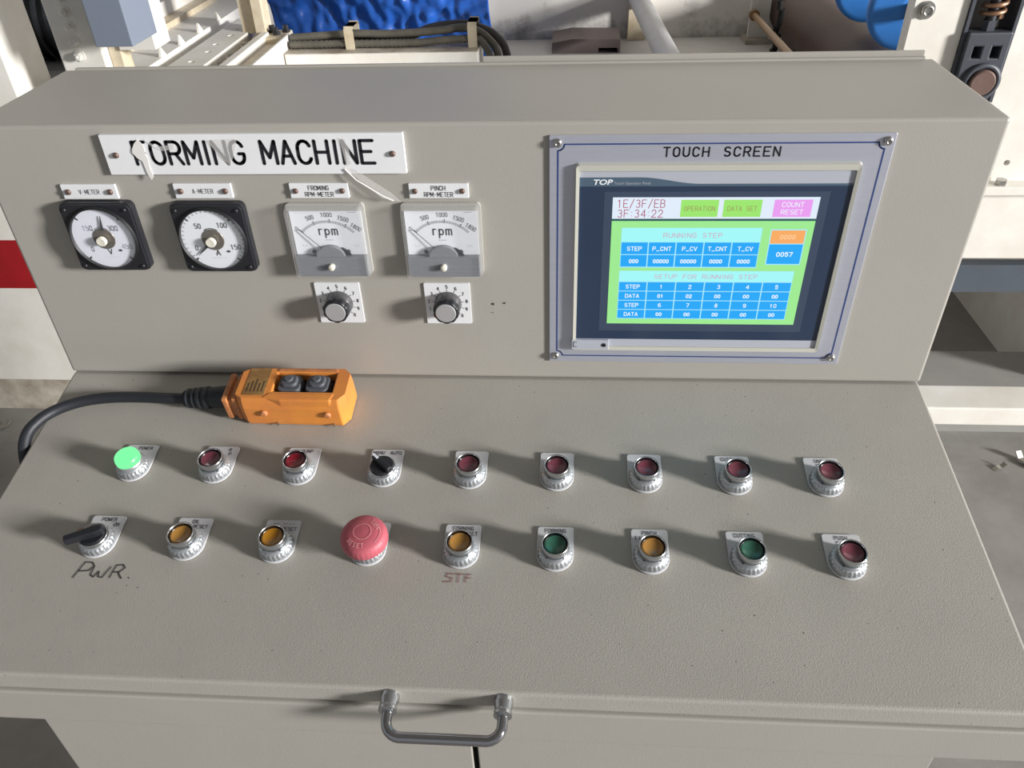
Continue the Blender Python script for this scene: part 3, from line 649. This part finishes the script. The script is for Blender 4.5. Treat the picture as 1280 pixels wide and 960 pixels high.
for x, y in ((-.030, -.0275), (.042, -.0285)): MB().lathe([(.0042, 0), (.0042, .002), (.0025, .0030)], 12, T(x, y, .020) @ Matrix.Rotation(PI/2, 4, 'X')).build('screw', 'orange_dirty', pen, PD)
for x, y in ((-.018, -.0275), (.046, -.0280)): MB().lathe([(.0016, 0), (.0016, .0025)], 8, T(x, y, .003) @ Matrix.Rotation(PI/2, 4, 'X')).build('rivet', 'steel', pen, PD)
def rrib(t):
    r = .0135-.0040*t
    if .45 < t < .98: r += .0016*(1 if (t*16) % 2 < 1.2 else -1)
    return r
MB().tube([(-.074-.058*k/30, -.001+.001*k/30, .017-.006*k/30) for k in range(31)], .01, 16, rrib).build('strain_relief', 'rubber_black', pen, PD)
cp = [(-.128, .000, .0105), (-.150, .001, .0095), (-.185, .004, .0075), (-.215, .004, .0070), (-.240, .001, .0070), (-.262, -.006, .0075), (-.280, -.018, .0085), (-.2925, -.034, .009), (-.3015, -.052, .004), (-.3060, -.068, -.016), (-.3085, -.082, -.060), (-.309, -.090, -.150), (-.308, -.100, -.300), (-.309, -.10, -.45)]
def smooth_path(p, n=6):
    p = [Vector(q) for q in p]; out = []
    for i in range(len(p)-1):
        a, b, c, d = p[max(i-1, 0)], p[i], p[i+1], p[min(i+2, len(p)-1)]
        for k in range(n):
            t = k/n; out.append(.5*((2*b)+(c-a)*t+(2*a-5*b+4*c-d)*t*t+(3*b-a-3*c+d)*t**3))
    return out+[p[-1]]
MB().tube(smooth_path(cp), .0064, 12).build('cable', 'rubber_black', pen, PD)

# ------------------------------------------------------------------ background: roll stand behind the right end
def Zr(z): return Z0+z
YM = lambda x, y, z: T(x, y, z) @ Matrix.Rotation(PI/2, 4, 'X')       # lathe axis pointing to -Y (the operator)
rs = thing('roll_stand', 'white machine stand with dark bearing block and blue rolls behind the console', 'machine', (1.05, 1.2, 0))
mb = MB().prism([(.817, -.215), (1.60, -.215), (1.60, .75), (1.034, .75), (1.034, -.035), (.928, -.035), (.928, .75), (.817, .75)], 0, .04, Matrix(((1, 0, 0, 0), (0, 0, -1, 1.14), (0, 1, 0, Z0), (0, 0, 0, 1))))
cut(mb.build('side_plate', 'machine_white', rs, I4), MB().lathe([(.007, -.03), (.007, .01)], 14, YM(1.115, 1.10, Zr(-.172))))
MB().box(.929, .936, 1.092, 1.16, Zr(-.03), Zr(.75)).box(1.026, 1.033, 1.092, 1.16, Zr(-.03), Zr(.75)).build('slide_rail', 'cast_dark', rs, I4)
MB().box(.915, 1.05, 1.18, 1.20, Zr(-.2), Zr(.75)).build('inner_plate', 'dusk_grey', rs, I4)
bb = MB().prism([(.9365, .020), (.952, -.030), (1.010, -.034), (1.0255, .000), (1.0255, .118), (.9365, .118)], 0, .05, Matrix(((1, 0, 0, 0), (0, 0, -1, 1.13), (0, 1, 0, Z0), (0, 0, 0, 1))))
bb = cut(bb.build('bearing_block', 'cast_dark', rs, I4), *[MB().box(x-.009, x+.009, 1.06, 1.115, Zr(.066), Zr(.090)) for x in (.962, 1.000)])
tag(bb, 'dark grey cast bearing block'); bv = bb.modifiers.new('bevel', 'BEVEL'); bv.width = .003; bv.segments = 2; bv.limit_method = 'ANGLE'; bv.angle_limit = .7
MB().lathe([(.040, 0), (.040, .006), (.032, .010), (.029, .004)], 32, YM(.988, 1.081, Zr(.018))).build('bearing_ring', 'cast_dark', bb, I4)
MB().lathe([(.027, 0), (.027, .012), (.024, .015), (.0001, .0145)], 32, YM(.988, 1.081, Zr(.018)), smooth=False).build('bearing_cap', 'bronze_hub', bb, I4)
MB().lathe([(.014, 0), (.014, .02)], 6, T(.981, 1.105, Zr(.118)), smooth=False).build('lock_nut', 'cast_dark', rs, I4)
MB().lathe([(.010, 0), (.010, .55)], 14, T(.981, 1.105, Zr(.136))).build('screw_stem', 'dark_screw', rs, I4)
MB().tube([(.981+.021*math.cos(t*.35), 1.105+.021*math.sin(t*.35), Zr(.143+.0155*t*.35/(2*PI))) for t in range(0, 520)], .0048, 8).build('spring', 'copper', rs, I4)
bo = MB().lathe([(.018, 0), (.018, .003)], 20, YM(.842, 1.10, Zr(.160))).build('washer', 'steel', rs, I4)
MB().lathe([(.012, 0), (.012, .012), (.008, .014), (.006, .010)], 20, YM(.842, 1.098, Zr(.160))).build('bolt', 'steel', rs, I4)
MB().box(.62, 1.9, 1.06, 1.26, Zr(-.236), Zr(-.215)).build('mounting_flange', 'machine_white', rs, I4, bevel=.002)
MB().lathe([(.013, 0), (.013, .012)], 6, T(1.105, 1.078, Zr(-.215)), smooth=False).build('bolt', 'steel', rs, I4)
MB().box(.45, 2.2, 1.09, 1.26, Zr(-.416), Zr(-.236)).build('bed_beam', 'machine_white', rs, I4, bevel=.004)
MB().box(.45, 2.2, 1.20, 1.23, Zr(-.574), Zr(-.492)).build('tie_bar', 'grey_blue_dark', rs, I4)
MB().box(.45, 2.2, 1.125, 1.30, Zr(-.93), Zr(-.837)).build('base_plate', 'dusk_grey', rs, I4)
MB().box(.45, 2.2, 1.020, 1.125, Zr(-.895), Zr(-.835)).build('base_beam', 'machine_white', rs, I4, bevel=.004)
MB().box(.45, 2.2, 1.06, 1.125, 0, Zr(-.895)).build('foot_rail', 'dusk_grey', rs, I4)
MB().box(1.5, 1.9, 1.14, 1.95, 0, Zr(.08)).build('rear_frame', 'machine_white', rs, I4)
RM = Matrix(((1, 0, 0, 0), (0, 0, 1, 0), (0, -1, 0, 0), (0, 0, 0, 1)))   # lathe axis -> +Y
def ylathe(prof, x, y, z, n=40): return MB().lathe(prof, n, T(x, y, z) @ RM)
ylathe([(.118, 0), (.118, 1.2)], 1.06, 1.75, Zr(-.215), 56).build('feed_roller', 'roller_brown', rs, I4)
ylathe([(.03, 0), (.03, 1.9)], 1.06, 1.14, Zr(-.215), 20).build('roller_axle', 'shaft_brown', rs, I4)
ylathe([(.020, 0), (.020, 1.6)], 1.03, 1.14, Zr(.045), 20).build('roll_shaft', 'shaft_brown', rs, I4)
for y in (1.36, 1.68, 2.02):
    d = ylathe([(.035, -.03), (.095, -.014), (.110, -.012), (.112, -.006), (.112, .006), (.110, .012), (.045, .016), (.038, .06)], 1.03, y, Zr(.045))
    tag(d.build('disc_roll', 'disc_blue', rs, I4), 'blue disc roll')

# loose things on the plinth and wall, between the stand and the tarp
tag(MB().tube([(.866, 2.893, Zr(-.225)), (.779, 1.90, Zr(-.127)), (.727, 1.30, Zr(-.068))], .012, 12).tube([(.8655, 2.888, Zr(-.2245)), (.861, 2.84, Zr(-.219))], .021, 12).build('support_rod', 'shaft_brown'), 'thin tan steel rod in front of the brown feed roller', 'rod')
mp = thing('bracket_plate', 'pale upright steel bracket on the plinth beside the brown roller', 'bracket', (.89, 2.91, Zr(-.335)))
MB().box(.855, .935, 2.90, 2.92, Zr(-.335), Zr(.35)).build('plate', 'machine_white', mp, I4)
MB().box(.840, .938, 2.85, 2.96, Zr(-.335), Zr(-.318)).build('foot', 'machine_dirty', mp, I4)
mb = MB()
for k in range(60): mb.tube([(.862+.006*math.sin(k*2.1), 2.42+.006*(k % 2), Zr(-.334+.028*k)), (.862+.006*math.sin(k*2.1+.7), 2.42-.006*(k % 2), Zr(-.302+.028*k))], .012, 8)
tag(mb.build('drive_chain', 'cavity'), 'black drive chain hanging beside the brown feed roller', 'chain')
tag(MB().tube([(.385, 2.945, Zr(-.163)), (.43, 2.10, Zr(-.183)), (.46, 1.60, Zr(-.194)), (.475, 1.36, Zr(-.199))], .040, 20).build('pipe', 'pipe_white'), 'thick dusty white pipe running out from the back wall', 'pipe')
tag(MB().box(.350, .425, 2.95, 2.985, Zr(-.335), Zr(.6)).build('upright_strip', 'machine_cream', bevel=.002), 'narrow cream upright strip standing on the plinth behind the pipe', 'post')
jb = thing('duct_box', 'low brownish grey steel box with a dark slot on the plinth', 'box', (.165, 2.87, Zr(-.335)))
cut(MB().prism([(.026, -.335), (.31, -.335), (.31, -.282), (.11, -.278), (.026, -.292)], 0, .2, Matrix(((1, 0, 0, 0), (0, 0, -1, 2.95), (0, 1, 0, Z0), (0, 0, 0, 1)))).build('casing', 'box_brown', jb, I4), MB().box(.219, .300, 2.70, 2.90, Zr(-.334), Zr(-.315)))

# blue tarpaulin hung in front of the wall
vs = []; fs = []; nx, nz = 110, 120
for j in range(nz+1):
    for i in range(nx+1):
        u, v = i/nx, j/nz; x = -1.02+.815*u; z = Zr(-.45)+1.7*v
        p = Vector((u*2.6, v*5.0, 3.1))
        y = 2.36 + .075*noise.noise(p*1.1) + .05*abs(noise.noise(p*2.3+Vector((3, 1, 0)))) + .028*abs(noise.noise(p*5.0)) + .012*noise.noise(p*11)
        vs.append((x+.02*math.sin(v*11), y, z))
fs = [(j*(nx+1)+i, j*(nx+1)+i+1, (j+1)*(nx+1)+i+1, (j+1)*(nx+1)+i) for j in range(nz) for i in range(nx)]
tp = MB().add(vs, fs, True).build('tarpaulin', 'tarp'); sd = tp.modifiers.new('thickness', 'SOLIDIFY'); sd.thickness = .002
tag(tp, 'creased blue plastic tarpaulin hanging behind the cable beam', 'tarpaulin')

# beam carrying the conduits
cb = thing('cable_beam', 'long white steel beam carrying clamped grey conduits', 'beam', (-.45, 1.68, 0))
MB().box(-.72, -.160, 1.60, 1.76, Zr(-.34), Zr(-.036)).build('beam', 'machine_white', cb, I4, bevel=.003)
MB().box(-.72, -.161, 1.603, 1.757, Zr(-.0362), Zr(-.0345)).build('beam_top', 'machine_dirty', cb, I4)  # thin top sheet, browner than the white beam below
for x in (-.7, -.2): MB().box(x-.03, x+.03, 1.62, 1.74, 0, Zr(-.34)).build('leg', 'machine_white', cb, I4)
for x, zt in ((-.535, .024), (-.178, .030)):
    mb = MB(); ps = [(1.645, -.036), (1.643, zt-.006), (1.65, zt), (1.72, zt), (1.727, zt-.006), (1.725, -.036)]
    for a, b in zip(ps, ps[1:]):
        for q in (0,): mb.tube([(x+d, a[0], Zr(a[1])) for d in (-.013, .013)], .003, 6); mb.add([(x-.013, a[0]-.002, Zr(a[1])), (x+.013, a[0]-.002, Zr(a[1])), (x+.013, b[0]-.002, Zr(b[1])), (x-.013, b[0]-.002, Zr(b[1])), (x-.013, a[0]+.002, Zr(a[1])), (x+.013, a[0]+.002, Zr(a[1])), (x+.013, b[0]+.002, Zr(b[1])), (x-.013, b[0]+.002, Zr(b[1]))], [(0, 1, 2, 3), (7, 6, 5, 4), (0, 3, 7, 4), (1, 5, 6, 2)])
    mb.build('clamp', 'machine_cream', cb, I4)
def conduit(name, pts, r, m, label, ribbed):
    p = smooth_path(pts, 16)
    rf = (lambda t: r*(1+.13*(1 if int(t*len(p)) % 2 else -1))) if ribbed else None
    tag(MB().tube(p, r, 12, rf).build(name, m), label, 'conduit', 'grey conduits clamped on the white beam')
conduit('conduit', [(-.715, 1.676, Zr(-.008)), (-.63, 1.676, Zr(-.004)), (-.535, 1.676, Zr(.001)), (-.44, 1.676, Zr(-.001)), (-.347, 1.676, Zr(.001)), (-.27, 1.676, Zr(.006)), (-.22, 1.676, Zr(.012)), (-.178, 1.676, Zr(.008)), (-.135, 1.68, Zr(-.020)), (-.108, 1.68, Zr(-.075)), (-.10, 1.68, Zr(-.25)), (-.10, 1.68, Zr(-.50)), (-.10, 1.68, Zr(-.75)), (-.10, 1.68, Zr(-.935))], .011, 'conduit', 'ribbed grey conduit, upper of those clamped on the beam', False)
conduit('conduit', [(-.715, 1.656, Zr(-.023)), (-.60, 1.656, Zr(-.022)), (-.535, 1.656, Zr(-.0225)), (-.42, 1.656, Zr(-.0225)), (-.33, 1.656, Zr(-.021)), (-.27, 1.656, Zr(-.016)), (-.178, 1.656, Zr(-.014)), (-.150, 1.656, Zr(-.026)), (-.128, 1.658, Zr(-.080)), (-.122, 1.66, Zr(-.25))], .0105, 'conduit', 'ribbed grey conduit, front one of those clamped on the beam', True)
conduit('conduit', [(-.715, 1.705, Zr(-.016)), (-.60, 1.705, Zr(-.012)), (-.535, 1.703, Zr(-.010)), (-.40, 1.703, Zr(-.020)), (-.30, 1.703, Zr(.008)), (-.22, 1.703, Zr(.016)), (-.178, 1.703, Zr(.010)), (-.120, 1.705, Zr(-.015)), (-.085, 1.705, Zr(-.075)), (-.08, 1.705, Zr(-.25)), (-.08, 1.705, Zr(-.50)), (-.08, 1.705, Zr(-.75)), (-.08, 1.705, Zr(-.935))], .012, 'conduit_dark', 'dark smooth conduit, rearmost of those clamped on the beam', False)

# ------------------------------------------------------------------ background: machine bed behind the left end
bd = thing('machine_bed', 'white machine bed with bolted plates and rails behind the left console end', 'machine', (-1.0, 1.4, 0))
MB().box(-1.073, -.968, 1.10, 1.16, Zr(-.6), Zr(.75)).build('bolted_plate', 'machine_white', bd, I4, bevel=.004)
MB().box(-.966, -.940, 1.125, 1.17, Zr(-.6), Zr(.75)).build('edge_strip', 'machine_cream', bd, I4)
for k in range(6):
    z = .094+.031*k
    b = MB().lathe([(.0125, 0), (.0125, .003)], 16, YM(-1.024, 1.10, Zr(z))).build('washer', 'machine_white', bd, I4)
    MB().lathe([(.0095, 0), (.0095, .011), (.008, .0125)], 6, YM(-1.024, 1.0975, Zr(z)), smooth=False).lathe([(.004, 0), (.004, .004), (.002, .005)], 10, YM(-1.024, 1.086, Zr(z))).build('bolt', 'machine_white', bd, I4)
gb = tag(MB().box(-.921, -.838, 1.00, 1.125, Zr(.135), Zr(.75)).build('gear_cover', 'grey_blue', bd, I4, bevel=.002), 'grey blue steel cover box')
MB().box(-.935, -.85, 1.118, 1.20, Zr(.10), Zr(.75)).build('cover_bracket', 'machine_white', bd, I4)
MB().box(-1.19, -.997, 1.17, 2.22, Zr(-.5), Zr(.004)).build('bed_table', 'machine_white', bd, I4)
MB().box(-1.165, -1.115, 1.5, 2.22, Zr(.004), Zr(.020)).build('slide_plate', 'machine_cream', bd, I4)
MB().box(-1.19, -1.165, 1.5, 2.22, Zr(.020), Zr(.06)).build('slide_cap', 'machine_white', bd, I4)
MB().box(-.997, -.953, 1.17, 2.03, Zr(-.5), Zr(-.035)).build('bed_channel', 'machine_white', bd, I4)
cut(MB().box(-.953, -.858, 1.17, 1.90, Zr(-.5), Zr(.0)).build('hole_rail', 'machine_white', bd, I4), *[MB().lathe([(.009, -.03), (.009, .02)], 12, T(-.905+.008*(k % 2), y, Z0)) for k, y in enumerate((1.40, 1.50, 1.58, 1.68, 1.76))])
MB().box(-.858, -.811, 1.17, 1.75, Zr(-.5), Zr(-.022)).build('bolt_channel', 'machine_cream', bd, I4)
MB().box(-.811, -.788, 1.17, 1.70, Zr(-.5), Zr(.004)).build('guide_rail', 'machine_white', bd, I4, bevel=.002)
MB().box(-.788, -.729, 1.17, 1.66, Zr(-.5), Zr(-.020)).build('lower_rail', 'machine_cream', bd, I4)
MB().box(-.729, -.723, 1.17, 1.70, Zr(-.5), Zr(.001)).build('side_skirt', 'machine_white', bd, I4)
for y in (1.43, 1.56, 1.70, 1.85):
    MB().prism([(0, 0), (.036, 0), (.012, .026)], 0, .006, Matrix(((0, 0, 1, -1.006), (1, 0, 0, y), (0, 1, 0, Zr(.003)), (0, 0, 0, 1)))).build('shadow_wedge', 'machine_white', bd, I4)  # added wedges standing in for the bolts' spiky cast shadows
for y in (1.42, 1.50, 1.62): MB().lathe([(.014, 0), (.014, .006), (.009, .006), (.009, .016)], 6, T(-.836, y, Zr(-.022)), smooth=False).build('bolt', 'steel', bd, I4)
MB().box(-.83, -.735, 1.66, 1.76, Zr(-.5), Zr(-.004)).build('end_block', 'machine_cream', bd, I4, bevel=.003)
for x, y in ((-.765, 1.70), (-.745, 1.73), (-.785, 1.73)): MB().lathe([(.012, 0), (.012, .008), (.008, .008), (.008, .02)], 6, T(x, y, Zr(-.004)), smooth=False).build('bolt', 'dark_screw', bd, I4)
MB().box(-.828, -.795, 1.70, 1.76, Zr(-.004), Zr(.75)).build('end_post', 'machine_cream', bd, I4, bevel=.003)
MB().box(-.872, -.832, 1.72, 1.78, Zr(-.004), Zr(.75)).build('rear_column', 'machine_cream', bd, I4)
MB().box(-1.50, -1.209, 1.10, 1.25, 0, Zr(.75)).build('corner_post', 'machine_white', bd, I4, bevel=.006)
MB().box(-1.19, -.73, 1.20, 2.0, 0, Zr(-.5)).build('pedestal', 'machine_white', bd, I4)
cv = tag(MB().box(-2.4, -.62, 1.085, 1.10, Zr(-.830), Zr(-.22)).build('cover_panel', 'machine_white', bd, I4, bevel=.002), 'white sheet-metal cover with a red stripe')
MB().box(-2.4, -.62, 1.0835, 1.0855, Zr(-.512), Zr(-.366)).build('red_stripe', 'red_stripe', cv, I4)
MB().box(-2.4, -.62, 1.095, 1.30, 0, Zr(-.830)).build('base_rail', 'machine_dirty', bd, I4)
mo = thing('gear_motor', 'dark gear motor on a grey foot behind the left machine post', 'motor', (-1.6, 2.15, Zr(-.2)))
MB().box(-2.0, -1.35, 1.95, 2.4, 0, Zr(-.17)).build('pedestal', 'dusk_grey', mo, I4, bevel=.02)
MB().lathe([(.10, -.22), (.13, -.20), (.13, .16), (.10, .18)], 24, T(-1.68, 2.15, Zr(-.04)) @ Matrix.Rotation(PI/2, 4, 'Y')).build('housing', 'dark_gear', mo, I4)
mb = MB()
for k in range(9): mb.lathe([(.145, 0), (.145, .01)], 24, T(-1.86+.04*k, 2.15, Zr(-.04)) @ Matrix.Rotation(PI/2, 4, 'Y'))
mb.build('cooling_fins', 'dark_gear', mo, I4)

# metal scraps on the floor
for x, y, a, sc, lb_ in ((1.27, .905, .4, 1.0, 'small curled metal scrap on the floor near the stand'), (1.345, .93, 1.9, 1.5, 'larger bent metal scrap on the floor near the stand'), (1.24, .55, 1.1, .7, 'tiny metal chip alone on the open floor'), (-1.60, 1.00, .9, 1.3, 'pale metal scrap on the floor below the red striped cover')):
    m = T(x, y, .0005) @ Matrix.Rotation(a, 4, 'Z') @ Matrix.Scale(sc, 4)
    ps = [(-.018, 0), (-.006, .006), (.008, .004), (.018, .013)]; vs = []
    for px, pz in ps: vs += [(px, -.006, pz), (px, .006, pz+.001)]
    o = MB().add(vs, [(0, 2, 3, 1), (2, 4, 5, 3), (4, 6, 7, 5)]).build('metal_scrap', 'scrap', None, m)
    so = o.modifiers.new('thickness', 'SOLIDIFY'); so.thickness = .002; tag(o, lb_, 'scrap', 'metal scraps on the floor')
